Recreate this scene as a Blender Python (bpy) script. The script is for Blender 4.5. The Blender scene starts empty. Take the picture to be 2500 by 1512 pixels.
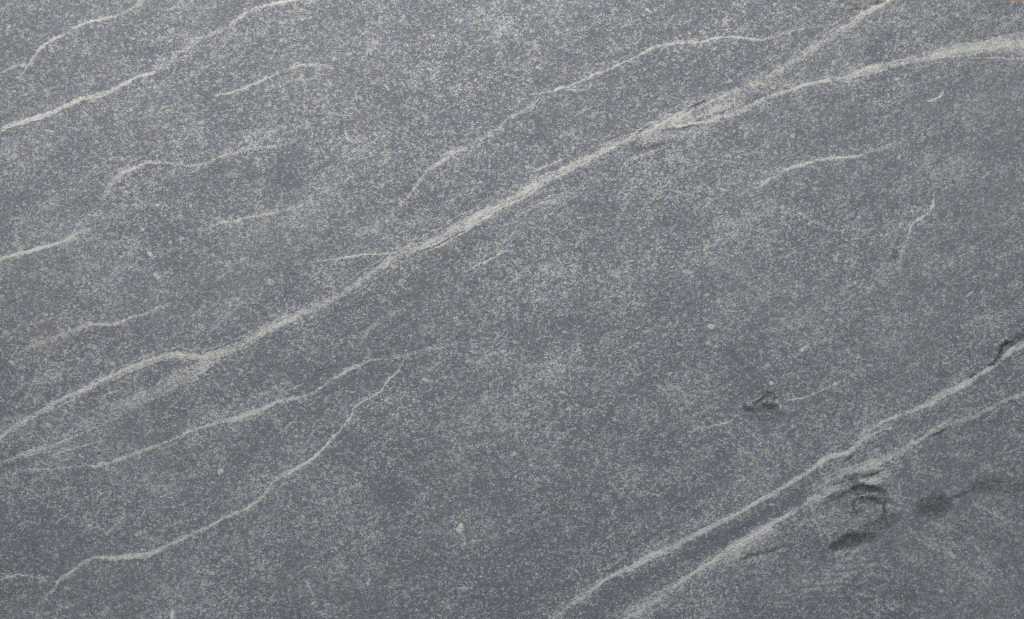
import bpy, math
import numpy as np

# ---------------------------------------------------------------- camera, light, exposure
# The slab lies flat; 1 "mark" (U) is 0.2 mm of stone.  2500 x 1512 marks are in view.
U = 0.0002
scene = bpy.context.scene
scene.view_settings.view_transform = 'Standard'
scene.view_settings.look = 'None'
scene.view_settings.exposure = -0.08
scene.view_settings.gamma = 1.0
scene.view_settings.use_curve_mapping = False
scene.render.engine = 'CYCLES'
scene.cycles.use_denoising = False
scene.cycles.filter_width = 1.2
scene.cycles.max_bounces = 4

cam_d = bpy.data.cameras.new('camera')
cam = bpy.data.objects.new('camera', cam_d)
scene.collection.objects.link(cam)
CAM_Z = 1.30
cam.location = (0, 0, CAM_Z)
cam_d.sensor_width = 36.0
cam_d.lens = 36.0 * CAM_Z / (2500 * U)
cam_d.clip_start = 0.01
cam_d.clip_end = 50
scene.camera = cam

world = bpy.data.worlds.new('World')
scene.world = world
world.use_nodes = True
bg = world.node_tree.nodes['Background']
bg.inputs['Color'].default_value = (0.78, 0.88, 1.0, 1)
bg.inputs['Strength'].default_value = 0.46

# one soft window-like lamp beyond the far edge of the slab
ld = bpy.data.lights.new('window_light', 'AREA')
ld.shape = 'RECTANGLE'
ld.size = 0.40
ld.size_y = 0.30
ld.energy = 8.6
ld.color = (1.0, 0.965, 0.905)
lamp = bpy.data.objects.new('window_light', ld)
scene.collection.objects.link(lamp)
lamp.location = (-0.10, 0.60, 0.52)
d = np.array([0.0, 0.0, 0.0]) - np.array(lamp.location)
from mathutils import Vector
lamp.rotation_euler = Vector(d.tolist()).to_track_quat('-Z', 'Y').to_euler()

# ---------------------------------------------------------------- helpers
rng = np.random.default_rng(7)

def vnoise(x, y, s, seed):
    """smooth value noise in 0..1, feature size s"""
    r = np.random.default_rng(seed)
    L = r.random((257, 257)).astype(np.float32)
    L[256, :] = L[0, :]; L[:, 256] = L[:, 0]
    fx = x / s; fy = y / s
    ix = np.floor(fx).astype(np.int64); iy = np.floor(fy).astype(np.int64)
    tx = (fx - ix).astype(np.float32); ty = (fy - iy).astype(np.float32)
    tx = tx * tx * (3 - 2 * tx); ty = ty * ty * (3 - 2 * ty)
    ix %= 256; iy %= 256
    a = L[iy, ix]; b = L[iy, ix + 1]; c = L[iy + 1, ix]; e = L[iy + 1, ix + 1]
    return (a * (1 - tx) + b * tx) * (1 - ty) + (c * (1 - tx) + e * tx) * ty

def fbm(x, y, s, seed, oct=4, rough=0.55):
    t = 0; a = 1; n = 0
    for k in range(oct):
        t = t + a * (vnoise(x, y, s / 2 ** k, seed + 31 * k) - 0.5); n += a; a *= rough
    return t / n * 2.0

def sstep(e0, e1, v):
    t = np.clip((v - e0) / (e1 - e0), 0, 1)
    return t * t * (3 - 2 * t)

# ---------------------------------------------------------------- the grid of the slab's face
NX, NY = 1640, 1000
X0, X1, YB = -16.0, 2516.0, 1528.0
xs = np.linspace(X0, X1, NX)
# far edge of the slab: beyond the frame, a chipped bite, and a corner that dips into view
yt = -14 + 2.5 * (vnoise(xs, xs * 0, 60, 3) - .5)
notch = np.interp(xs, [2040, 2064, 2080, 2100, 2130, 2150, 2168], [0, 3, 4, 4, 4, 3, 0])
yt = yt + notch
yt = yt + 17.0 * sstep(2290, 2520, xs) + 1.2 * (vnoise(xs, xs * 0, 17, 5) - .5)
v = np.linspace(0, 1, NY)[:, None]
PX = np.broadcast_to(xs[None, :], (NY, NX)).astype(np.float64)
PY = yt[None, :] + v * (YB - yt[None, :])

# gentle wander of everything drawn on the stone
WX = PX + 3.0 * fbm(PX, PY, 46, 11, 3) + 2.2 * fbm(PX, PY, 9, 12, 2)
WY = PY + 2.4 * fbm(PX, PY, 46, 13, 3) + 2.6 * fbm(PX, PY, 9, 14, 2)

def window(x0, x1, y0, y1):
    i0 = int(np.clip((x0 - X0) / (X1 - X0) * (NX - 1) - 1, 0, NX)); i1 = int(np.clip((x1 - X0) / (X1 - X0) * (NX - 1) + 2, 0, NX))
    j0 = int(np.clip((y0 + 20) / (YB + 20) * (NY - 1) - 12, 0, NY)); j1 = int(np.clip((y1 + 20) / (YB + 20) * (NY - 1) + 14, 0, NY))
    return slice(j0, j1), slice(i0, i1)

vein = np.zeros((NY, NX), np.float32)
halo = np.zeros((NY, NX), np.float32)
dark = np.zeros((NY, NX), np.float32)
rust = np.zeros((NY, NX), np.float32)
height = np.zeros((NY, NX), np.float32)

def resample(pts, step=4.0):
    P = np.array(pts, float)
    out = []
    Q = np.vstack([2 * P[0] - P[1], P, 2 * P[-1] - P[-2]])
    for i in range(1, len(Q) - 2):
        a, b, c, e = Q[i - 1], Q[i], Q[i + 1], Q[i + 2]
        n = max(1, int(np.hypot(*(c - b)[:2]) / step))
        for k in range(n):
            t = k / n
            out.append(0.5 * ((2 * b) + (c - a) * t + (2 * a - 5 * b + 4 * c - e) * t * t + (3 * b - a - 3 * c + e) * t ** 3))
    out.append(P[-1])
    return np.array(out)

def stroke(target, pts, soft=0.55, halo_amt=0.30, halo_w=3.2, mod=0.55, warp=1.0, hseed=0):
    """pts = (x, y, full width, strength): a band painted with max()"""
    R = resample(pts)
    for i in range(len(R) - 1):
        ax, ay, aw, ai = R[i]; bx, by, bw, bi = R[i + 1]
        m = max(aw, bw) * halo_w + 12
        sj, si = window(min(ax, bx) - m, max(ax, bx) + m, min(ay, by) - m, max(ay, by) + m)
        gx = WX[sj, si] if warp else PX[sj, si]; gy = WY[sj, si] if warp else PY[sj, si]
        dx, dy = bx - ax, by - ay
        L2 = dx * dx + dy * dy + 1e-9
        t = np.clip(((gx - ax) * dx + (gy - ay) * dy) / L2, 0, 1)
        dist = np.hypot(gx - ax - t * dx, gy - ay - t * dy)
        hw = np.maximum((aw + (bw - aw) * t) * (0.43 if target is vein else .52), 1.3)
        it = np.clip(ai + (bi - ai) * t, 0, 2)
        core = it * (1 - sstep(1 - soft, 1 + soft, dist / hw))
        target[sj, si] = np.maximum(target[sj, si], core)
        if halo_amt:
            h = it * halo_amt * np.exp(-(dist / (hw * halo_w * 0.6 + 4)) ** 2)
            halo[sj, si] = np.maximum(halo[sj, si], h)

sr = np.random.default_rng(21)
def braid(pts, **k):
    """a vein of some width: dim body, bright core, and thin strands that part from it and rejoin"""
    R = resample(pts, 7)
    wm = R[:, 2].mean()
    if wm < 7.5:
        stroke(vein, pts, **k); return
    B = R.copy(); B[:, 3] *= .58
    stroke(vein, B.tolist(), **k)
    kk = dict(k); kk['halo_amt'] = 0; kk['soft'] = .6
    T = np.gradient(R[:, :2], axis=0); T /= np.linalg.norm(T, axis=1, keepdims=True) + 1e-9
    Nn = np.stack([-T[:, 1], T[:, 0]], 1)
    ln = np.arange(len(R)) * 7.0
    n = 3 if wm < 14 else (5 if wm < 30 else 4)
    for j in range(n):
        o = sr.uniform(0, 4000)
        wob = fbm(ln + o, ln * 0 + 5 * j, 110, 500 + j, 3)
        if j == 0: off = .14 * wob; w = .42; s_ = 1.0 + .25 * wob
        elif j < 3: off = (.30 if j == 1 else -.30) + .34 * wob; w = .15; s_ = .80 + .8 * fbm(ln + o, ln * 0, 60, 520 + j, 2)
        else: off = (1 if j % 2 else -1) * (.50 + .25 * j * .4) + .7 * wob; w = .10; s_ = .36 + .9 * fbm(ln + o, ln * 0, 80, 540 + j, 2)
        C = R.copy()
        C[:, :2] += Nn * (off * R[:, 2])[:, None]
        C[:, 2] = np.maximum(R[:, 2] * w, 2.0) * (1 + .4 * wob)
        C[:, 3] = R[:, 3] * np.clip(s_, 0, 1.2)
        stroke(vein, C.tolist(), **kk)

def S(pts, w, s, **k):
    """constant or (start, end) width / strength along a list of x, y"""
    n = len(pts)
    w = np.interp(np.linspace(0, 1, n), np.linspace(0, 1, len(w)), w) if isinstance(w, (list, tuple)) else [w] * n
    s = np.interp(np.linspace(0, 1, n), np.linspace(0, 1, len(s)), s) if isinstance(s, (list, tuple)) else [s] * n
    braid([(p[0], p[1], a, b) for p, a, b in zip(pts, w, s)], **k)

# ---------------------------------------------------------------- light veins (x, y in marks from the far left corner)
S([(65,162),(85,134),(105,114),(128,98),(151,88)], [5,9,6], [.5,.75,.5])
S([(151,88),(176,74),(199,61),(216,53),(256,45),(284,38),(310,26),(330,13),(352,-6)], [4,4,5,5,14,16], [.3,.4,.85,.7,.5,.45])
S([(-16,190),(0,178),(23,168),(45,160),(65,160)], [5,7], [.6,.5])
S([(65,162),(52,190),(38,210)], [6,8], [.35,.15])
S([(-16,322),(0,316),(28,304),(57,298),(85,288),(114,278),(142,267),(170,256),(199,243),(227,236),(256,230),(284,216),(312,202),(335,189),(355,182),(377,178)],
  [11,12,11,13,11,9,8,4], [.85,.95,.9,.85,.85,.8,.8,.7])
S([(377,178),(395,165),(412,156),(432,134),(460,114),(483,97),(511,87),(540,74),(563,61),(585,43),(611,28),(637,20)], [16,12,9,14,16,12], [.2,.4,.42,.45,.42,.4])
S([(637,20),(643,18),(671,10),(699,3),(742,-3)], [5,7,8,7], [.7,.95,.95,.9])
S([(523,234),(555,228),(568,226),(597,213),(625,203),(662,187),(685,176),(714,165),(742,159),(785,160),(815,166)], [4,4,4,4,6,7,5], [.6,.75,.65,.6,.5,.45,.15])
S([(244,505),(254,480),(270,455),(295,427),(327,413),(355,400),(383,397),(412,396)], [16,10,9,8,9,8], [.12,.3,.55,.65,.7,.45])
S([(412,396),(443,403),(477,405),(506,398),(525,388),(562,377),(600,364),(643,359),(685,358),(710,352)], [7,7,8,7,8,7], [.35,.45,.55,.4,.42,.2])
S([(-16,642),(0,634),(34,623),(71,614),(108,603),(142,593),(170,582),(199,566),(222,559)], [15,13,11,9,12,12], [.95,.95,.9,.8,.45,.2])
S([(515,555),(540,546),(568,542),(597,533),(639,526),(682,518),(719,506),(760,496)], [5,5,4,4,6,9], [.3,.5,.5,.55,.45,.15])
S([(60,852),(114,831),(170,811),(199,800),(227,793),(256,794),(278,793),(301,783),(327,773),(355,766),(378,756),(412,745)], [22,14,9,8,8,8,7,10,8], [.2,.35,.6,.85,.9,.95,.9,.65,.4])
# main vein, lower left half
MAIN = [(-16,1074),(0,1064),(23,1050),(57,1030),(85,1014),(114,997),(142,981),(170,967),(199,954),(227,940),(256,927),(284,915),(312,900),(341,889),(369,879),(398,871),(432,865),(460,871),(494,871),(526,865),(554,856),(582,845),(611,831),(639,814),(668,799),(700,782),(742,762),(785,745),(822,725),(856,702),(884,685),(912,665),(941,646),(969,626),(998,612),(1026,602),(1055,589),(1083,575),(1111,557),(1140,543),(1168,528),(1197,512),(1225,498),(1257,481),(1299,457),(1342,432),(1385,411),(1413,398),(1441,384),(1484,364),(1527,344),(1569,327),(1598,315)]
MW = [(0,10),(200,14),(300,13),(430,15),(500,18),(560,19),(680,22),(850,18),(950,20),(1050,22),(1130,26),(1250,25),(1400,24),(1500,17),(1600,18)]
MI = [(0,.65),(200,.85),(430,.9),(500,.8),(600,.72),(700,.68),(900,.55),(960,.62),(1050,.8),(1200,.85),(1450,.8),(1520,.75),(1600,.85)]
braid([(x, y, np.interp(x, *zip(*MW)), np.interp(x, *zip(*MI))) for x, y in MAIN], soft=.5, halo_amt=.28)
# its fork on the right: upper arm and lower arm
S([(1598,312),(1626,295),(1655,284),(1697,264),(1726,250),(1754,236),(1797,224),(1839,210),(1882,187),(1905,170),(1928,156),(1970,128),(2020,92),(2056,71)],
  [18,26,30,24,26,34,44,40,34,24,20,26], [.8,.75,.7,.65,.6,.5,.45,.45,.48,.48,.42,.5])
S([(2056,71),(2084,54),(2098,40),(2112,31),(2141,17),(2172,0),(2190,-12)], [12,14,16,18,16,14], [.6,.85,.9,1,1,.9], soft=.4)
S([(1598,313),(1626,309),(1655,309),(1683,305),(1711,300),(1740,295),(1754,287),(1782,281),(1811,268),(1839,256),(1885,233),(1914,224),(1942,216),(1970,207),(1999,200),(2027,196)],
  [12,9,8,7,9,14,12,14,14,12,9,7,6,5,6,7], [.85,.85,.9,.85,.8,.75,.65,.65,.6,.6,.6,.65,.75,.85,.9,.8], soft=.4)
S([(2040,194),(2056,191),(2084,182),(2112,173),(2141,166),(2184,158),(2226,149),(2269,139),(2311,130),(2368,120),(2425,112),(2500,102),(2520,100)],
  [8,14,20,24,22,18,18,24,30,38,46,54,56], [.6,.8,.85,.85,.85,.7,.6,.62,.7,.75,.78,.8,.8], soft=.4)
S([(1640,300),(1700,285),(1760,262),(1830,238)], [20,26,34,30], [.55,.42,.42,.3])
S([(1560,352),(1600,338),(1650,330),(1720,315)], [22,26,20,12], [.35,.45,.4,.25])
S([(1525,400),(1550,386),(1600,368),(1655,350)], [6,8,6,5], [.3,.35,.3,.2])
S([(1305,505),(1350,495),(1385,470),(1480,425)], [14,14,10,8], [.25,.28,.25,.1])
# the broad faint arm below the main vein, left
S([(526,872),(497,893),(469,910),(426,933),(384,956),(341,976),(284,1001),(230,1028)], [20,30,26,30,28,34,40,40], [.6,.6,.5,.48,.38,.32,.2,.1])
S([(0,1170),(60,1148),(122,1146),(159,1143),(199,1140),(241,1135),(270,1129),(298,1119),(327,1109)], [9,6,5,4,6,7,9,8], [.2,.3,.35,.4,.6,.6,.6,.55])
S([(327,1109),(341,1104),(384,1087),(426,1072),(469,1052),(511,1038),(554,1027),(582,1024),(611,1011),(639,1001),(668,984),(694,976),(728,973),(756,964),(785,947),(807,927)],
  [8,10,10,6,6,6,10,18,16,14,10,11,12,9,8,6], [.55,.6,.5,.6,.6,.6,.6,.65,.75,.75,.65,.85,.75,.6,.55,.7])
S([(807,927),(827,922),(856,903),(884,891),(907,881),(955,876),(998,868),(1040,854),(1083,848)], [8,7,8,7,6,7,8,10,12], [.7,.55,.75,.6,.55,.6,.5,.45,.15])
S([(1000,866),(986,880),(969,908),(949,927),(927,956),(907,970),(876,987),(864,1001),(856,1021),(841,1038),(822,1058),(799,1084),(776,1109),(748,1129),(714,1149),(694,1160)],
  [10,6,5,5,5,5,5,6,8,6,6,8,8,10,14], [.5,.65,.7,.8,.75,.7,.65,.6,.55,.7,.7,.75,.85,.65,.6], halo_amt=.2)
S([(694,1160),(665,1180),(643,1211),(614,1234),(600,1245),(582,1251),(554,1262),(526,1277),(483,1299),(440,1319),(412,1331),(384,1345),(355,1356),(312,1360),(270,1363),(233,1361)],
  [10,6,9,7,6,8,9,9,9,10,9,12,13,12,11,8], [.6,.65,.6,.75,.7,.7,.75,.7,.75,.85,.85,.95,.95,.95,.95,.85], halo_amt=.22)
S([(233,1361),(214,1371),(199,1379),(176,1396),(153,1410),(139,1424),(131,1439),(115,1455),(99,1470),(80,1492)], [6,7,6,7,6,5,8,12,12], [.7,.7,.65,.7,.65,.6,.4,.3,.25,.1])
S([(-16,1420),(0,1416),(23,1409),(48,1404),(71,1407),(99,1416),(122,1430)], [7,6,7,5,5,8], [.7,.7,.8,.5,.45,.3])
# upper middle
S([(1353,222),(1335,226),(1300,232),(1277,227)], [4,4], [.55,.2])
S([(1318,238),(1296,259),(1271,274),(1245,288),(1207,318),(1160,345),(1126,365),(1090,384),(1055,410),(1026,440),(1003,470),(985,490),(959,520),(935,542),(905,566)],
  [5,7,7,7,9,12,13,13,11,9,8,10,13,15,18], [.35,.55,.6,.55,.48,.45,.46,.46,.5,.58,.58,.5,.45,.38,.15])
S([(1353,222),(1362,218),(1372,215),(1386,215)], [5,7,7,5], [1.0,1.05,1.05,.8], halo_amt=.1)
S([(1384,214),(1393,209),(1422,196),(1450,183),(1484,172),(1512,158),(1541,146),(1564,134),(1583,122),(1606,112),(1640,107),(1683,105),(1717,104),(1740,95),(1768,91),(1802,91),(1839,95),(1868,97),(1900,90),(1930,82)],
  [6,6,6,6,6,7,7,7,5,6,7,8], [.5,.7,.6,.5,.7,.6,.65,.75,.8,.75,.75,.9,.7,.3,.1])
S([(1382,219),(1410,220),(1436,221)], [5,4], [.7,.35])
# right side
S([(1857,455),(1868,445),(1885,438),(1899,428),(1922,413),(1942,407),(1970,398),(1999,391),(2041,387),(2084,383),(2115,375)], [8,8,4,5,7,9,9,8,8,8,6,4], [.4,.7,.6,.4,.6,.8,.75,.7,.7,.75,.5])
S([(2115,375),(2150,364),(2190,352),(2230,338)], [6,8,8], [.4,.35,.1])
S([(2283,470),(2283,490),(2280,503),(2266,521),(2237,540),(2220,566),(2212,597),(2200,625),(2192,660)], [5,6,8,7,8,6,9,12,12], [.4,.65,.65,.6,.58,.6,.5,.4,.2])
S([(2266,248),(2283,244),(2297,236),(2306,223)], [5,6,6,4], [1,1,1,.8], halo_amt=.15)
# two parallel veins lower right
S([(1338,1524),(1358,1506),(1378,1489),(1401,1471),(1427,1453),(1450,1436),(1476,1416)], [34,28,24,18,12,8], [.3,.42,.5,.4,.6,.6])
V18 = [(1476,1416),(1512,1399),(1541,1385),(1569,1370),(1598,1356),(1626,1345),(1655,1328),(1697,1308),(1726,1294),(1754,1279),(1782,1265),(1828,1240),(1857,1220),(1899,1197),(1942,1172),(1985,1143),(2013,1123),(2041,1112),(2070,1106),(2098,1082),(2121,1061)]
S(V18, [8,13,15,15,13,11,9,11,13,15,13,12], [.75,.85,.85,.8,.75,.8,.9,.9,.85,.85,.7], soft=.4)
V18b = [(2098,1068),(2112,1055),(2140,1040),(2169,1024),(2226,1004),(2269,987),(2297,970),(2326,953),(2354,939),(2382,922),(2411,903),(2431,887),(2453,868),(2482,848),(2500,838),(2520,826)]
S(V18b, [8,10,11,12,14,16,18,15,14,14,18,20], [.5,.6,.65,.6,.75,.95,.98,.95,.95,.95,.85,.8], soft=.3)
S([(2520,955),(2500,962),(2468,973),(2425,993),(2382,1016),(2354,1022),(2306,1046),(2277,1050),(2249,1072),(2226,1081),(2203,1101),(2169,1118),(2127,1135),(2084,1149),(2056,1159),(2010,1180),(1985,1195)],
  [16,14,12,12,12,12,14,14,14,12,18,24,26,30,26,24], [.65,.65,.6,.55,.45,.4,.5,.7,.75,.75,.65,.6,.6,.55,.4,.3])
S([(2326,1018),(2306,1031),(2277,1048),(2249,1070)], 8, [.4,.6,.7])
S([(2060,1168),(2040,1190),(2013,1206),(1970,1228),(1942,1245),(1914,1262)], [26,26,20,12,10], [.5,.5,.45,.45,.5], soft=.5)
S([(1935,1250),(1914,1262),(1885,1280),(1857,1300),(1828,1316),(1797,1335),(1768,1353),(1740,1370),(1711,1387),(1683,1407),(1655,1427),(1612,1446)],
  [8,12,18,20,20,18,14,10,9,10,10,10], [.5,.8,.85,.85,.9,.9,.9,.9,.85,.7,.6,.5], soft=.4, halo_amt=.38)
S([(1640,1440),(1600,1468),(1570,1488),(1540,1504),(1510,1522)], [14,18,24,28,30], [.35,.5,.5,.5,.5])
S([(1612,1446),(1584,1458),(1550,1478),(1525,1500)], [8,12,16,18], [.45,.4,.3,.3])
S([(1700,1410),(1760,1372),(1820,1340),(1885,1302)], [14,26,34,34], [.25,.34,.36,.34], soft=.9)
S([(2088,1178),(2130,1172),(2175,1160)], [22,24,20], [.6,.65,.35], soft=.7)
# thin threads beside the small scar
S([(1915,982),(1935,976),(1955,973),(1975,964),(2000,956),(2025,945),(2058,930)], [3,4,4,3,4,3,8], [.75,.7,.9,.6,.75,.6,.2], halo_amt=.15)
S([(1712,1045),(1735,1041),(1760,1036),(1775,1032),(1788,1020),(1798,1012)], [3,3,4,4,9], [.5,.5,.75,.6,.5], halo_amt=.15)
S([(1870,1011),(1880,1011),(1890,1006)], 3, [.5,.7,.5], halo_amt=0)
S([(2052,872),(2062,920)], 1, 0.01, halo_amt=0)
S([(696,1050),(706,1038),(722,1022)], [3,5], [.7,.35])
S([(742,1415),(752,1430),(762,1450),(772,1465)], [4,5,7,8], [.55,.5,.35,.2])
S([(245,1395),(262,1380),(300,1362)], 4, .2)
S([(378,805),(390,797),(404,790)], 4, [.5,.35])
S([(825,632),(860,626),(890,622),(930,620)], [6,5,4,6], [.75,.65,.7,.45])
S([(1135,665),(1160,650),(1200,632),(1235,612)], [4,4,5], [.5,.65,.5])

S([(868,850),(905,800),(950,770),(1010,735)], [10,14,14,10], [.1,.25,.25,.1])
S([(1869,96),(1904,86),(1950,74),(2000,60)], [7,10,10], [.4,.35,.2])
S([(880,142),(900,124),(928,91)], [8,10,8], [.2,.35,.15])
S([(2098,1086),(2121,1066),(2150,1052),(2180,1046)], 5, [.8,.7,.55,.3])
S([(1300,505),(1351,487),(1400,470)], [16,18,12], [.4,.42,.15]); S([(1251,533),(1300,508)], [12,16], [.2,.4])
S([(700,650),(760,642),(825,632)], [5,5], [.15,.4])
S([(930,620),(960,618),(1000,610)], [6,6], [.5,.5])
S([(1155,490),(1210,462)], [4,4], [0,.0])
S([(480,925),(400,962),(330,990),(250,1020),(160,1062),(80,1100),(0,1130)], [8,10,8,9,8,7], [.45,.4,.4,.35,.3,.35,.25])
S([(300,1012),(220,1050),(140,1085),(60,1120)], [5,6,5], [.2,.45,.4,.2]); S([(260,1075),(190,1092),(130,1110)], [4,5,4], [.2,.5,.2])
S([(180,1068),(120,1092),(40,1118),(-10,1140)], [5,4,5], [.3,.45,.45,.3]); S([(90,1005),(40,1030),(0,1048)], [6,6], [.2,.3])
# turned, layered rock round the hollows: threads bend from uphill to downhill
for k in range(130):
    x = rng.uniform(1980, 2480); y = rng.uniform(1210, 1490)
    if y < 1210 + (2480 - x) * .06: continue
    a = math.radians(24 - 58 * min(1, max(0, (x - 2120 + (y - 1260) * .7) / 420))) + rng.normal(0, .12)
    L = rng.uniform(20, 80); pts = []
    for i in range(5):
        t = i / 4
        pts.append((x + math.cos(a - .25 * t) * L * t, y - math.sin(a - .25 * t) * L * t + rng.normal(0, 1.5)))
    if rng.random() < .7: S(pts, rng.uniform(3, 8), [0, rng.uniform(.15, .36), .2, 0], halo_amt=.1)
    else: stroke(dark, [(p[0], p[1], 6, q) for p, q in zip(pts, (0, .12, .18, .1, 0))], halo_amt=0)

for pts, w_, s_ in [([(2006,1290),(2010,1330),(2045,1350),(2100,1338),(2150,1310)],5,.5),([(2180,1240),(2215,1290),(2260,1330),(2330,1360)],6,.42),([(2260,1275),(2320,1290),(2390,1340),(2430,1400)],7,.42),
    ([(2330,1230),(2400,1240),(2460,1280),(2500,1330)],8,.45),([(2340,1380),(2400,1420),(2440,1470)],8,.38),([(2020,1400),(2090,1380),(2180,1385),(2260,1420)],7,.42),([(1950,1460),(2010,1425),(2080,1415)],8,.4),
    ([(2200,1120),(2280,1110),(2360,1120),(2440,1150),(2500,1160)],8,.42),([(2420,1040),(2470,1060),(2510,1070)],7,.4),([(1930,1300),(1990,1270),(2040,1250),(2070,1255)],7,.45),([(2215,1150),(2290,1160),(2340,1180)],8,.38),
    ([(1900,1400),(1960,1375),(2000,1368)],6,.4),([(2100,1450),(2180,1470),(2230,1500)],8,.36),([(2180,1180),(2192,1215),(2215,1240)],12,.4)]:
    S(pts, w_ + 3, [.05, s_ * .62, s_ * .55, .05])

# faint foliation: long thin threads that run with the veins
def ang(x, y):
    return math.radians(27 if y < 900 else 31) if x < 1900 else math.radians(24 if y < 600 else 30)
for k in range(150):
    x = rng.uniform(-20, 2450); y = rng.uniform(0, 1500)
    if rng.random() < .35:
        x = rng.uniform(0, 420); y = rng.uniform(960, 1330)
    a = ang(x, y) + rng.normal(0, .10) - (.12 if x < 420 else 0)
    L = rng.uniform(18, 90); n = 5
    pts = []
    for i in range(n):
        t = i / (n - 1)
        pts.append((x + math.cos(a) * L * t, y - math.sin(a) * L * t + rng.normal(0, 1.6)))
    st = rng.uniform(.15, .42)
    S(pts, rng.uniform(2.5, 6), [0, st, st * .8, 0], halo_amt=.1)

# ---------------------------------------------------------------- light mineral flecks (x, y, length, width, angle up from +x, strength)
FL = [(365,621,13,10,-40,1.0),(382,674,22,9,-52,.9),(378,503,22,9,5,.6),(439,518,11,10,0,.5),(350,560,12,8,90,.5),(67,398,5,5,0,.8),(538,1152,15,13,90,.85),
 (420,1500,28,9,80,.95),(1123,1291,25,16,65,1.0),(1114,1275,5,6,0,.8),(1255,1109,12,5,40,1.0),(1036,1214,16,4,70,.85),(900,1421,20,6,72,.7),(766,1473,14,5,40,.9),
 (1259,1164,9,7,-60,.8),(1175,1409,7,6,60,.8),(1737,798,20,12,-15,1.0),(1373,959,20,9,-8,.75),(1883,936,10,10,0,1.1),(1728,839,16,12,-30,.5),(1456,1122,12,4,88,.8),
 (1966,851,30,11,38,.65),(2121,893,16,7,0,.65),(2010,831,20,4,35,.7),(2161,848,20,4,12,.6),(2101,993,15,4,62,.65),(2062,1010,14,3,20,.6),(2368,718,22,5,42,.85),
 (2323,557,13,4,65,.85),(1911,508,13,12,0,.6),(2195,386,11,11,-40,.65),(2266,765,22,4,25,.6),(1936,332,10,14,0,.85),(1950,337,12,3,40,.75),(2007,340,7,3,40,.6),
 (944,214,18,4,-58,.95),(1001,176,16,4,-80,.7),(1049,122,8,4,85,.9),(983,54,26,14,-10,.4),(635,185,8,8,0,.75),(1586,28,22,6,-35,.8),(1600,25,8,8,0,.7),(1646,70,10,3,50,.7),
 (1264,75,4,6,90,1.0),(1419,532,20,4,3,.75),(1765,464,20,5,-12,.7),(1652,468,30,5,-12,.45),(1400,483,7,5,20,.6),(21,65,12,10,-30,.6),(320,268,11,5,-38,.85),(207,277,15,4,-48,.85),
 (119,320,22,5,-8,.75),(379,213,9,10,-50,.6),(855,957,24,4,-10,.65),(1043,930,36,6,-15,.4),(1001,991,9,5,25,.8),(1055,465,10,5,20,.6),(345,854,20,4,92,.65),(27,885,14,9,-35,.6),
 (2392,1274,5,9,90,.7),(2325,1356,20,9,-55,.55),(2297,1444,7,6,-40,.7),(1885,1233,16,6,8,.7),(2038,1240,9,4,20,.6),(660,690,20,18,0,.42),(1710,1232,15,4,30,.6),
 (1669,1376,18,4,40,.5),(1606,1212,7,7,0,.8),(1598,1208,26,5,-8,.35),(1548,1185,6,20,0,.35),(1490,1290,14,12,60,.3),(2022,1404,16,5,-20,.45),(1537,889,4,4,0,.6),(820,1090,5,5,0,.3),
 (318,1117,7,7,0,.6),(1488,879,5,14,0,.4),(1528,958,4,10,0,.4),(120,1040,9,4,40,.3),(2380,1150,8,6,0,.3),(2445,1262,8,5,0,.3),(1050,985,3,3,0,.6),(665,430,6,4,0,.4),(560,745,16,6,-60,.4),
 (1390,1000,8,8,0,.4),(990,1455,10,18,0,.35),(1235,1480,8,6,0,.35),(620,1405,16,5,50,.45),(660,1465,12,14,-60,.4),(725,1400,10,5,30,.3),(990,1275,10,5,70,.3),(925,1325,8,3,60,.5),
 (2337,36,12,14,0,.45),(2298,190,40,5,3,.3),(2203,210,16,4,0,.55),(2190,195,18,3,10,.5),(1980,28,16,4,8,.6),(1948,22,20,4,-14,.7),(1926,40,16,4,12,.55),(2030,12,20,6,-25,.5),(2058,14,10,6,-40,.6),
 (1900,300,1,1,0,0),(1812,212,1,1,0,0)]
for k in range(260):
    FL.append((rng.uniform(0, 2500), rng.uniform(0, 1512), rng.uniform(4, 13), rng.uniform(2.5, 6), rng.uniform(-70, 80), rng.uniform(.10, .32)))
fleck = np.zeros((NY, NX), np.float32)
for (x, y, L, w, a, s) in FL:
    m = max(L, w) + 10
    sj, si = window(x - m, x + m, y - m, y + m)
    ca, sa = math.cos(math.radians(a)), math.sin(math.radians(a))
    gx = PX[sj, si] * .65 + WX[sj, si] * .35; gy = PY[sj, si] * .65 + WY[sj, si] * .35
    dx, dy = gx - x, gy - y
    u = (dx * ca - dy * sa) / (L * .5); q = (dx * sa + dy * ca) / (max(w, 3) * .5)
    r = np.sqrt(u * u + q * q)
    val = s * (1 - sstep(.65, 1.35, r))
    fleck[sj, si] = np.maximum(fleck[sj, si], val)
    height[sj, si] += (val * min(w, 12) * .10).astype(np.float32)

# ---------------------------------------------------------------- relief
height += (1.5 * fbm(PX, PY, 130, 41, 3)).astype(np.float32)
ca, sa = math.cos(math.radians(28)), math.sin(math.radians(28))
AX = (PX * ca - PY * sa); AY = (PX * sa + PY * ca)
fol = fbm(AX * .28, AY, 20, 51, 3)                      # long low ribs that run with the veins
height += (0.55 * fol * (.5 + .9 * sstep(.35, .75, vnoise(PX, PY, 260, 52)))).astype(np.float32)
rough_amt = .55 + .6 * sstep(.3, .7, vnoise(PX, PY, 210, 57))
height += (0.45 * fbm(PX, PY, 9, 61, 3) * rough_amt).astype(np.float32)
height += (vein * .5).astype(np.float32)

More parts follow.
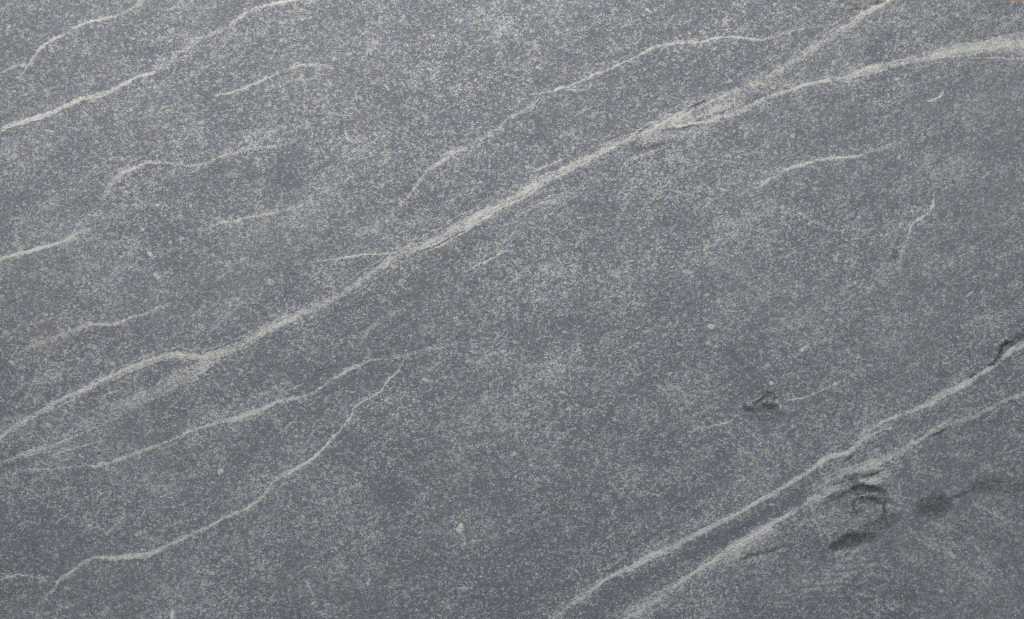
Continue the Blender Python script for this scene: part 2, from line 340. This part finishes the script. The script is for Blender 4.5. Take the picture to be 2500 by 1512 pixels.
def ledge(pts, drop, back, run=2.5, side=1):
    """rock stands 'drop' higher on the far (upper) side of the line and eases back over 'back' marks"""
    R = resample([(p[0], p[1], p[2] if len(p) > 2 else 1.0, 0) for p in pts], 5)
    xsr = R[:, 0]; ysr = R[:, 1]; am = R[:, 2]
    x0, x1 = xsr.min(), xsr.max()
    sj, si = window(x0 - back * .3, x1 + back * .3, ysr.min() - back * 2.2, ysr.max() + back * 2.2)
    gx, gy = WX[sj, si], WY[sj, si]
    o = np.argsort(xsr)
    yc = np.interp(gx, xsr[o], ysr[o]); aa = np.interp(gx, xsr[o], am[o], left=0, right=0)
    e = np.minimum(sstep(x0, x0 + 12, gx), 1 - sstep(x1 - 12, x1, gx))
    dd = (yc - gy) * side * .88                         # > 0 on the upper side
    prof = sstep(-run, run, dd) * np.exp(-np.maximum(dd, 0) / back)
    height[sj, si] += (drop * .55 * aa * e * prof * (1 + .6 * fbm(gx, gy, 16, 333, 3))).astype(np.float32)

ledge([(1500,352,0),(1560,322,.7),(1600,302,1),(1650,276,1.1),(1697,256,1.1),(1726,242,.8),(1790,218,.3),(1830,205,0)], 2.6, 26)
ledge([(1560,368,0),(1598,352,.9),(1640,352,.8),(1680,350,.3),(1700,348,0)], 1.0, 12)
ledge([(1640,306,.3),(1668,312,1),(1700,308,1),(1715,303,.3)], 2.0, 6, 1.5)
ledge([(1250,470,0),(1330,428,.5),(1380,402,.7),(1430,378,.4),(1470,362,0)], 1.6, 20)
ledge([(1290,470,0),(1330,452,.7),(1400,414,.8),(1450,390,.6),(1480,378,0)], -1.6, 14)
ledge([(2230,140,0),(2290,127,.6),(2360,108,.8),(2440,88,.5),(2500,72,.4)], 1.8, 26)
ledge([(2085,62,0),(2110,52,.3),(2150,30,.2),(2190,8,0)], 1.5, 18)
ledge([(2280,977,0),(2330,944,.6),(2375,917,1.2),(2400,903,1.4),(2425,885,2),(2437,866,2.6),(2442,850,2.8),(2455,838,2.4),(2476,828,1.4),(2500,812,1.2),(2516,800,1.2)], 2.0, 34, 2)
ledge([(2440,875,0),(2460,858,.8),(2480,842,.8),(2500,830,.8),(2516,820,.8)], -3.0, 14, 2)
ledge([(1740,1402,0),(1790,1378,.6),(1828,1358,1),(1855,1352,1.4),(1880,1346,1.6),(1905,1336,1.0),(1925,1325,0)], 1.9, 14)
ledge([(2220,1096,0),(2250,1080,.7),(2280,1060,1.2),(2310,1046,1.3),(2335,1036,.7),(2360,1022,0)], 3.0, 16)
ledge([(2020,1205,0),(2041,1184,.8),(2062,1172,1.3),(2086,1166,1.4),(2110,1164,1.5),(2142,1156,1.2),(2162,1140,.4),(2175,1132,0)], 3.2, 14)
ledge([(2040,1118,0),(2058,1128,.8),(2072,1118,.8),(2088,1104,.5),(2100,1090,0)], 2.4, 10)
ledge([(2000,1232,0),(2040,1218,.8),(2075,1196,1.0),(2090,1190,0)], 2.8, 20)
ledge([(2310,1222,0),(2340,1212,1),(2370,1198,1.2),(2400,1180,.9),(2440,1176,.7),(2500,1188,.4)], 2.2, 26)
ledge([(2055,20,0),(2075,19,1),(2096,23,1.2),(2120,17,1.2),(2143,8,1.5),(2160,4,1.2),(2172,0,0)], -5.0, 80, 1.5)

def pit(top, depth, length, lip=4.0, dk=0.0, side=6, mod=.5, seed=0):
    """a scar: drops at the 'top' line (upper side) and its floor climbs back over 'length' marks"""
    T = np.array(top, float)
    x0, x1 = T[:, 0].min(), T[:, 0].max()
    sj, si = window(x0 - 10, x1 + 10, T[:, 1].min() - 12, T[:, 1].max() + length + 14)
    gx = PX[sj, si] * .2 + WX[sj, si] * .8; gy = PY[sj, si] * .2 + WY[sj, si] * .8
    gy = gy + 3.0 * fbm(gx, gy, 22, 900 + seed, 3)
    yc = np.interp(gx, T[:, 0], T[:, 1])
    e = sstep(x0, x0 + side, gx) * (1 - sstep(x1 - side, x1, gx))
    dd = gy - yc
    f = sstep(0, lip * 2, dd) * np.clip(1 - dd / length, 0, 1) ** .8
    f = f * (1 + mod * fbm(gx, gy, 12, 950 + seed, 3))
    height[sj, si] -= (depth * .17 * e * f).astype(np.float32)
    if dk:  # darkens the scar below its rim: rock colour and painted shade together
        g = e * sstep(-1, 3, dd) * (1 - sstep(length * .55, length * .95, dd))
        dark[sj, si] = np.maximum(dark[sj, si], (dk * g).astype(np.float32))

# the double scar at lower right, its lower scoop, the hollow beside it
pit([(2078,1192),(2086,1188),(2105,1184),(2130,1187),(2150,1191),(2166,1197)], 15, 24, dk=.60, seed=1)
pit([(2082,1226),(2092,1216),(2105,1214),(2118,1208),(2135,1214),(2158,1212)], 8, 26, dk=.55, seed=2)
pit([(2080,1250),(2090,1244),(2104,1246)], 5, 12, dk=.35, side=4, seed=3)
pit([(2150,1236),(2160,1234),(2172,1248),(2186,1252),(2198,1256)], 6, 30, dk=.45, seed=4)
pit([(2108,1288),(2125,1276),(2142,1266),(2164,1262),(2170,1262)], 5, 22, dk=.35, seed=5)
pit([(2014,1336),(2030,1328),(2052,1316),(2070,1303),(2090,1301),(2118,1302),(2146,1306)], 8, 34, dk=.55, side=16, seed=6)
pit([(2232,1230),(2250,1218),(2270,1214),(2300,1214),(2318,1224)], 5.5, 52, dk=.42, side=16, seed=7)
pit([(2370,1186),(2400,1172),(2430,1172),(2470,1180),(2500,1190)], 3.5, 40, dk=.22, side=20, seed=8)
pit([(2015,1226),(2040,1214),(2065,1202),(2080,1204)], 3.5, 26, dk=.22, side=10, seed=9)
# small scar
pit([(1814,994),(1824,992),(1836,999),(1844,998)], 6, 14, dk=.6, side=4, seed=11)
pit([(1838,990),(1850,979),(1862,970),(1880,962),(1886,962)], 4.5, 12, dk=.5, side=4, seed=12)
pit([(1854,992),(1866,984),(1885,984),(1900,988)], 7.5, 24, dk=.62, side=5, seed=13)
pit([(1862,955),(1874,952),(1888,958),(1898,966)], 4.5, 12, dk=.5, side=5, seed=14)
pit([(1838,1012),(1870,1006),(1900,1000)], 1.5, 26, dk=.16, side=12, seed=15)
stroke(vein, [(1826,989,6,.25),(1842,979,6,.35),(1857,969,5,.4)], halo_amt=0)
S([(1897,978),(1904,990),(1908,996)], 7, [.5,.65,.4], halo_amt=.1)
S([(2086,1222),(2096,1212),(2108,1210),(2120,1202),(2136,1206),(2150,1199)], 5, [.35,.5,.55,.5,.55,.45], halo_amt=0)
# dark mica-rich scar rock, plus shade below rims and steps painted into the colour
def D(pts):
    stroke(dark, [(p[0], p[1], p[2] * 1.12 + 2.0, min(1, p[3] * 1.12)) for p in pts], soft=.5, halo_amt=0)
D([(2080,1196,8,.7),(2090,1192,15,.85),(2110,1190,17,.9),(2130,1194,16,.85),(2150,1196,11,.8),(2165,1199,6,.6)])
D([(2086,1203,10,.6),(2106,1203,10,.7)])
D([(2086,1224,5,.6),(2098,1217,6,.7),(2114,1219,9,.7),(2135,1221,15,.8),(2156,1224,14,.75)])
D([(2084,1226,5,.6),(2085,1244,6,.7)]); D([(2081,1253,6,.6),(2100,1247,10,.6)])
D([(2159,1228,5,.6),(2157,1262,8,.75)]); D([(2158,1262,12,.6),(2172,1278,14,.55)]); D([(2178,1257,12,.5),(2196,1262,14,.5)])
D([(2112,1290,12,.4),(2130,1278,14,.5),(2152,1272,14,.5)]); D([(2095,1298,5,.3),(2140,1292,6,.45),(2170,1288,6,.3)])
D([(2018,1343,6,.5),(2045,1332,18,.7),(2068,1319,27,.85),(2090,1314,27,.9),(2115,1309,16,.8),(2140,1306,8,.5)])
D([(2236,1240,14,.25),(2262,1236,34,.5),(2290,1232,44,.6),(2308,1228,30,.45)]); D([(2250,1255,14,.3),(2300,1252,18,.35)])
D([(2312,1222,10,.5),(2335,1212,8,.55),(2358,1202,5,.5)]); D([(2360,1198,12,.25),(2390,1187,26,.34),(2430,1182,36,.32),(2505,1192,44,.24)])
D([(2010,1230,8,.35),(2040,1214,17,.45),(2072,1203,14,.45)])
D([(1800,1370,4,.2),(1828,1357,5,.3),(1850,1352,8,.4),(1875,1347,10,.45),(1896,1339,5,.35),(1925,1330,4,.15)])
D([(2038,1181,7,.5),(2054,1175,11,.55)]); D([(2060,1167,5,.6),(2088,1160,7,.65)]); D([(2082,1172,12,.5),(2092,1182,10,.5)])
D([(2106,1163,5,.5),(2128,1160,6,.7),(2143,1153,4,.5)]); D([(2058,1126,5,.3),(2074,1118,7,.65),(2082,1110,5,.6)])
D([(2276,1064,5,.4),(2292,1056,9,.6),(2312,1046,7,.5)]); D([(2236,1074,4,.5),(2252,1063,5,.6)]); D([(2326,1021,4,.4),(2346,1021,4,.6)])
D([(2412,893,4,.6),(2428,884,9,.7),(2436,874,18,.6),(2440,860,12,.75),(2443,846,9,.85),(2456,837,10,.85)])
D([(2452,842,8,.5),(2478,832,20,.5),(2518,814,26,.5)]); D([(2372,921,5,.8),(2384,912,4,.7)])
D([(1816,994,8,.6),(1824,996,9,.85),(1836,999,8,.75)]); D([(1838,986,4,.6),(1858,975,5,.75),(1874,965,6,.6)])
D([(1864,988,7,.7),(1880,991,15,.9),(1897,990,11,.7)]); D([(1874,957,5,.75),(1889,962,7,.7)]); D([(1845,1001,7,.6),(1866,1004,6,.5),(1886,1008,6,.6)])
D([(1888,972,3,.8),(1896,970,4,.7)]); D([(1840,1018,14,.2),(1900,1014,20,.3)]); D([(1850,950,8,.25),(1900,950,16,.25)])
D([(1650,286,2,.2),(1690,262,4,.5),(1720,248,4,.5)]); D([(1668,310,3,.5),(1700,307,3,.7)]); D([(1548,362,8,.2),(1580,356,10,.3),(1640,346,8,.12)])
D([(1975,1430,3,.2),(1990,1420,3,.2)]); D([(2126,11,3,.6),(2142,8,7,.9),(2158,3,4,.9)]); D([(2072,23,3,.6),(2100,22,3,.7),(2120,17,3,.6)])
D([(2186,615,10,.35),(2184,632,8,.45)]); D([(1000,480,24,.12),(985,520,30,.16)])
# little pinholes
for (x, y, r) in [(1987,1051,4),(1597,925,3),(2000,100,3),(1996,60,3),(905,330,3),(292,622,4),(240,1110,4)]:
    sj, si = window(x - 12, x + 12, y - 12, y + 12)
    g = np.exp(-((PX[sj, si] - x) ** 2 + (PY[sj, si] - y) ** 2) / r ** 2)
    height[sj, si] -= (2.2 * g).astype(np.float32); dark[sj, si] = np.maximum(dark[sj, si], .4 * g)

# ---------------------------------------------------------------- iron stains
def stain(x, y, rx, ry, s):
    m = max(rx, ry) * 2 + 6
    sj, si = window(x - m, x + m, y - m, y + m)
    g = s * np.exp(-(((WX[sj, si] - x) / rx) ** 2 + ((WY[sj, si] - y) / ry) ** 2))
    rust[sj, si] = np.maximum(rust[sj, si], g)
stain(2038, 195, 6, 5, .9); stain(286, 793, 12, 3, .45); stain(1375, 885, 40, 2.5, .3); stain(640, 528, 40, 3, .25)
stain(2100, 2, 34, 11, .6); stain(2130, -4, 34, 10, .55)
stain(1380, 1300, 6, 4, .3); stain(380, 1295, 10, 5, .35); stain(110, 820, 60, 40, .16); stain(200, 798, 20, 8, .3); stain(2480, 1290, 20, 8, .2)

# slow change of tone in the stone
tone = 0.22 * fbm(PX, PY, 420, 71, 3) + 0.34 * fbm(PX, PY, 80, 72, 3) + 0.30 * fbm(PX, PY, 26, 74, 2) + 0.5 * fbm(AX * .35, AY, 46, 73, 3) - .06
def patch(x, y, rx, ry, s, a=28):
    c, q = math.cos(math.radians(a)), math.sin(math.radians(a))
    dx, dy = PX - x, PY - y
    u = (dx * c - dy * q) / rx; w = (dx * q + dy * c) / ry
    return s * np.exp(-(u * u + w * w))
brkp = .55 + .9 * fbm(PX, PY, 60, 79, 4)
for p in [(900,360,120,36,.5),(1250,60,220,60,.45),(1270,560,200,26,.35),(1270,700,140,60,.45),(1640,380,120,34,.35),(1780,600,70,160,.35),(700,110,80,50,.1),(540,220,60,30,.3),
          (230,980,200,46,.25),(60,1130,120,50,.15),(2250,110,60,50,.25),(2140,230,60,40,.15),(470,640,120,40,.12),(1330,960,120,60,.2),(1500,900,90,50,.15),(120,830,120,30,.3),
          (1010,505,55,16,-.55),(1760,950,60,50,-.1),(640,400,90,30,-.3),(300,150,90,60,-.2),(1350,600,80,30,-.25),(1130,1180,300,120,-.2),(1770,1308,230,17,-1.1),(1560,1425,80,16,-.5),(2230,1075,90,14,-.3),(1960,310,90,30,-.25),
          (2230,900,160,60,-.15),(900,820,60,30,-.2),(1600,740,120,50,-.15),(330,1000,60,20,-.2),(1460,260,90,30,-.2),(150,1260,130,60,-.15),(2330,75,60,20,-.25),(2450,210,80,60,-.1)]:
    tone = tone + patch(*p) * (brkp if p[4] > -.5 else 1.0)
# how strongly the grain shows: calmer toward the ends of the slab
crisp = .86 + .26 * np.exp(-((PX - 1250) / 900) ** 2) + .25 * fbm(PX, PY, 180, 77, 3)

# ---------------------------------------------------------------- mesh: face + sides + underside
def build_slab():
    th = 60.0                                           # 12 mm thick
    ax = (PX - 1250) * U; ay = (756 - PY) * U; az = height * U
    # arris: the last few marks round over
    edge = np.minimum.reduce([PX - X0, X1 - PX, PY - yt[None, :], YB - PY])
    az = az - (np.clip(1 - edge / 4.0, 0, 1) ** 2) * 3.0 * U
    top = np.stack([ax, ay, az], -1).reshape(-1, 3)
    idx = np.arange(NY * NX).reshape(NY, NX)
    quads = np.stack([idx[:-1, :-1], idx[1:, :-1], idx[1:, 1:], idx[:-1, 1:]], -1).reshape(-1, 4)
    ring = np.concatenate([idx[0, :], idx[1:, -1], idx[-1, -2::-1], idx[-2:0:-1, 0]])
    nr = len(ring)
    lay = []
    base = len(top); verts = [top]; prev = ring; faces = [quads]
    for z in (-12, -26, -42, -th):
        p = top[ring].copy()
        t = np.arange(nr)
        p[:, 2] = z * U
        ctr = np.array([0, 0])
        n = 1.4 * fbm(t * 1.0, t * 0 + z * 3.0, 26, 88, 3)
        d = p[:, :2] / np.linalg.norm(p[:, :2], axis=1, keepdims=True)
        p[:, :2] -= d * ((1.2 + n) * U)[:, None]
        verts.append(p)
        cur = base + np.arange(nr); base += nr
        pn, cn = np.roll(prev, -1), np.roll(cur, -1)
        faces.append(np.stack([prev, pn, cn, cur], -1))
        prev = cur
    V = np.vstack(verts).astype(np.float32); F = np.vstack(faces).astype(np.int32)
    nf = len(F)
    me = bpy.data.meshes.new('stone_tile')
    me.vertices.add(len(V)); me.vertices.foreach_set('co', V.ravel())
    tot = nf * 4 + nr
    me.loops.add(tot)
    me.loops.foreach_set('vertex_index', np.concatenate([F.ravel(), prev[::-1].astype(np.int32)]))
    me.polygons.add(nf + 1)
    me.polygons.foreach_set('loop_start', np.concatenate([np.arange(nf) * 4, [nf * 4]]).astype(np.int32))
    me.update(calc_edges=True)
    me.polygons.foreach_set('use_smooth', np.ones(nf + 1, bool))
    nv = len(V)
    def attr(name, arr, fill=0.0):
        a = me.attributes.new(name, 'FLOAT', 'POINT')
        full = np.full(nv, fill, np.float32); full[:NY * NX] = arr.reshape(-1)
        a.data.foreach_set('value', full)
    brk = 0.78 + 0.5 * (fbm(PX, PY, 34, 91, 3) + .25)
    attr('vein', np.clip(vein * np.clip(brk, .35, 1.15), 0, 1.2)); attr('halo', halo); attr('fleck', fleck)
    attr('dark', dark); attr('rust', rust); attr('tone', tone); attr('crisp', crisp, .9)
    me.validate()
    return me

# ---------------------------------------------------------------- stone material
def stone_material():
    m = bpy.data.materials.new('grey_quartzite'); m.use_nodes = True
    nt = m.node_tree; N = nt.nodes; L = nt.links; N.clear()
    out = N.new('ShaderNodeOutputMaterial'); bs = N.new('ShaderNodeBsdfPrincipled')
    L.new(bs.outputs[0], out.inputs[0])
    def link(v, s):
        if isinstance(v, (int, float)): s.default_value = v
        elif isinstance(v, tuple): s.default_value = v
        else: L.new(v, s)
    def math_(op, a, b=0.0, c=None, clamp=False):
        n = N.new('ShaderNodeMath'); n.operation = op; n.use_clamp = clamp
        link(a, n.inputs[0]); link(b, n.inputs[1])
        if c is not None: link(c, n.inputs[2])
        return n.outputs[0]
    def attr(name):
        n = N.new('ShaderNodeAttribute'); n.attribute_name = name; return n.outputs['Fac']
    def rng_(v, a, b, c, d, clamp=True, interp='LINEAR'):
        n = N.new('ShaderNodeMapRange'); n.clamp = clamp; n.interpolation_type = interp
        link(v, n.inputs[0])
        for k, q in enumerate((a, b, c, d)): n.inputs[k + 1].default_value = q
        return n.outputs[0]
    def mix(f, a, b, mode='MIX'):
        n = N.new('ShaderNodeMix'); n.data_type = 'RGBA'; n.blend_type = mode
        link(f, n.inputs[0]); link(a, n.inputs[6]); link(b, n.inputs[7]); return n.outputs[2]
    tc = N.new('ShaderNodeTexCoord')
    sc = N.new('ShaderNodeVectorMath'); sc.operation = 'SCALE'; sc.inputs['Scale'].default_value = 1 / U
    L.new(tc.outputs['Object'], sc.inputs[0]); P = sc.outputs[0]           # in marks
    def noise(size, detail=2.0, rough=.55, dist=0.0, off=0.0, vec=None):
        mp = N.new('ShaderNodeMapping'); mp.inputs['Location'].default_value = (off, off * .7, off * .3)
        L.new(vec or P, mp.inputs[0])
        n = N.new('ShaderNodeTexNoise'); n.inputs['Scale'].default_value = 1.0 / size
        n.inputs['Detail'].default_value = detail; n.inputs['Roughness'].default_value = rough
        n.inputs['Distortion'].default_value = dist
        L.new(mp.outputs[0], n.inputs['Vector']); return n
    st = N.new('ShaderNodeMapping'); st.vector_type = 'TEXTURE'
    st.inputs['Rotation'].default_value = (0, 0, math.radians(20)); st.inputs['Scale'].default_value = (1.18, 1, 1)
    L.new(P, st.inputs[0]); SV = st.outputs[0]
    ga = noise(6.6, 2.5, .66, 1.0, 11.0, SV).outputs[0]                      # pale flakes
    gb = noise(3.0, 2.0, .65, .5, 57.0, SV).outputs[0]                       # fine crystals
    g2 = noise(14.0, 2.0, .5, .4, 91.0).outputs[0]
    g3 = noise(34.0, 3.0, .55, .6, 191.0).outputs[0]
    vo = N.new('ShaderNodeTexVoronoi'); vo.feature = 'F1'; vo.inputs['Scale'].default_value = 1 / 6.8; vo.inputs['Randomness'].default_value = 1
    wv = N.new('ShaderNodeVectorMath'); wv.operation = 'ADD'
    nd = noise(5.0, 2.0, .6, 0, 23.0); sc2 = N.new('ShaderNodeVectorMath'); sc2.operation = 'SCALE'; sc2.inputs['Scale'].default_value = 9.0
    L.new(nd.outputs[1], sc2.inputs[0]); L.new(P, wv.inputs[0]); L.new(sc2.outputs[0], wv.inputs[1])
    L.new(wv.outputs[0], vo.inputs['Vector'])
    sep = N.new('ShaderNodeSeparateColor'); L.new(vo.outputs['Color'], sep.inputs[0])
    cell = sep.outputs[0]
    n = math_('MULTIPLY', math_('SUBTRACT', ga, .5), 2.0)
    n = math_('ADD', n, math_('MULTIPLY', math_('SUBTRACT', gb, .5), 1.5))
    n = math_('ADD', n, math_('MULTIPLY', math_('SUBTRACT', cell, .5), .34))
    n = math_('ADD', n, math_('MULTIPLY', math_('SUBTRACT', g3, .5), .35))
    dens = math_('ADD', math_('MULTIPLY', attr('tone'), TONE), BASE_D)
    veinf = attr('vein')
    vsum = math_('ADD', veinf, math_('MULTIPLY', attr('halo'), .95))
    x = math_('ADD', n, dens)
    x = math_('ADD', x, math_('MULTIPLY', vsum, .56))
    pale = rng_(x, -.40, .50, 0, 1, True, 'SMOOTHSTEP')
    pale = math_('ADD', math_('MULTIPLY', math_('SUBTRACT', pale, .42), attr('crisp')), .42)
    fine = math_('ADD', 1.0, math_('MULTIPLY', math_('SUBTRACT', gb, .5), FINE))
    fine = math_('MULTIPLY', fine, math_('ADD', 1.0, math_('MULTIPLY', attr('tone'), .10)))
    ground = (0.115, 0.120, 0.144, 1)
    col = mix(pale, ground, (0.352, 0.351, 0.349, 1))
    # grains lean blue-violet or ochre-green by turns
    hn = noise(9.0, 2.0, .5, .5, 131.0).outputs[0]; h2 = noise(13.0, 2.0, .5, .5, 171.0).outputs[0]
    t1 = mix(rng_(hn, .32, .68, 0, 1), (0.945, 0.95, 1.08, 1), (1.045, 1.04, 0.89, 1))
    t2 = mix(rng_(h2, .32, .68, 0, 1), (0.945, 1.04, 1.0, 1), (1.045, 0.975, 1.01, 1))
    col = mix(1.0, mix(1.0, col, t1, 'MULTIPLY'), t2, 'MULTIPLY')
    # veins: pale quartz, feathered and broken by the grain
    brk = rng_(n, -.45, .40, .50, 1.12)
    vf = math_('MULTIPLY', math_('POWER', math_('MAXIMUM', veinf, 0.0), 1.25), math_('MULTIPLY', brk, VEIN), clamp=True)
    vc = mix(rng_(g3, .35, .65, 0, 1), (0.50, 0.482, 0.43, 1), (0.48, 0.47, 0.445, 1))
    col = mix(vf, col, vc)
    ff = math_('MULTIPLY', attr('fleck'), rng_(n, -.35, .25, .35, .9), clamp=True)
    col = mix(ff, col, (0.53, 0.53, 0.495, 1))
    # dark mica between the grains
    mi = noise(4.6, 2.0, .6, .6, 400.0, SV).outputs[0]
    mim = math_('MULTIPLY', rng_(mi, .58, .72, 0, 1), math_('MULTIPLY', attr('crisp'), .62))
    col = mix(mim, col, (0.080, 0.082, 0.092, 1))
    dk = math_('MULTIPLY', attr('dark'), rng_(n, -.35, .45, 1.2, .66), clamp=True)
    col = mix(dk, col, (0.046, 0.047, 0.052, 1))  # dark scar rock and the shade painted with it
    rs = math_('MULTIPLY', attr('rust'), rng_(g2, .35, .65, .45, 1.0), clamp=True)
    col = mix(rs, col, (0.235, 0.185, 0.155, 1))
    cmb = N.new('ShaderNodeCombineColor')
    for i in range(3): L.new(fine, cmb.inputs[i])
    col = mix(1.0, col, cmb.outputs[0], 'MULTIPLY')
    L.new(col, bs.inputs['Base Color'])
    rg = rng_(ga, .3, .7, .66, .44)
    L.new(rg, bs.inputs['Roughness'])
    bs.inputs['Specular IOR Level'].default_value = .42
    bh = math_('ADD', math_('MULTIPLY', ga, 1.6), math_('MULTIPLY', gb, .7))
    bh = math_('SUBTRACT', bh, math_('MULTIPLY', mim, .6))
    bp = N.new('ShaderNodeBump'); bp.inputs['Strength'].default_value = 1.0; bp.inputs['Distance'].default_value = BUMP * U
    L.new(bh, bp.inputs['Height']); L.new(bp.outputs[0], bs.inputs['Normal'])
    return m

TONE, BASE_D, FINE, VEIN, BUMP = .26, -.17, 1.0, .95, 1.0
slab = bpy.data.objects.new('stone_tile', build_slab())
scene.collection.objects.link(slab)
slab.data.materials.append(stone_material())
slab['label'] = 'grey stone tile with pale diagonal veins and small dark chipped scars'
slab['category'] = 'stone tile'

# ---------------------------------------------------------------- the surface it lies on
def table_material():
    m = bpy.data.materials.new('ochre_board'); m.use_nodes = True
    nt = m.node_tree; N = nt.nodes; L = nt.links
    bs = N['Principled BSDF']
    tc = N.new('ShaderNodeTexCoord'); mp = N.new('ShaderNodeMapping'); mp.inputs['Scale'].default_value = (9, 160, 1)
    n = N.new('ShaderNodeTexNoise'); n.inputs['Scale'].default_value = 1.0; n.inputs['Detail'].default_value = 6
    r = N.new('ShaderNodeValToRGB')
    r.color_ramp.elements[0].position = .3; r.color_ramp.elements[0].color = (.22, .14, .085, 1)
    r.color_ramp.elements[1].position = .7; r.color_ramp.elements[1].color = (.33, .22, .13, 1)
    L.new(tc.outputs['Object'], mp.inputs[0]); L.new(mp.outputs[0], n.inputs[0]); L.new(n.outputs[0], r.inputs[0])
    L.new(r.outputs[0], bs.inputs['Base Color']); bs.inputs['Roughness'].default_value = .6
    return m
me = bpy.data.meshes.new('table_surface')
zt = -60 * U
a, b = -1.6, 1.6
me.from_pydata([(a, a, zt), (b, a, zt), (b, b, zt), (a, b, zt), (a, a, zt - .03), (b, a, zt - .03), (b, b, zt - .03), (a, b, zt - .03)], [],
               [(0, 1, 2, 3), (7, 6, 5, 4), (0, 4, 5, 1), (1, 5, 6, 2), (2, 6, 7, 3), (3, 7, 4, 0)])
tb = bpy.data.objects.new('table_surface', me)
scene.collection.objects.link(tb)
me.materials.append(table_material())
tb['kind'] = 'structure'
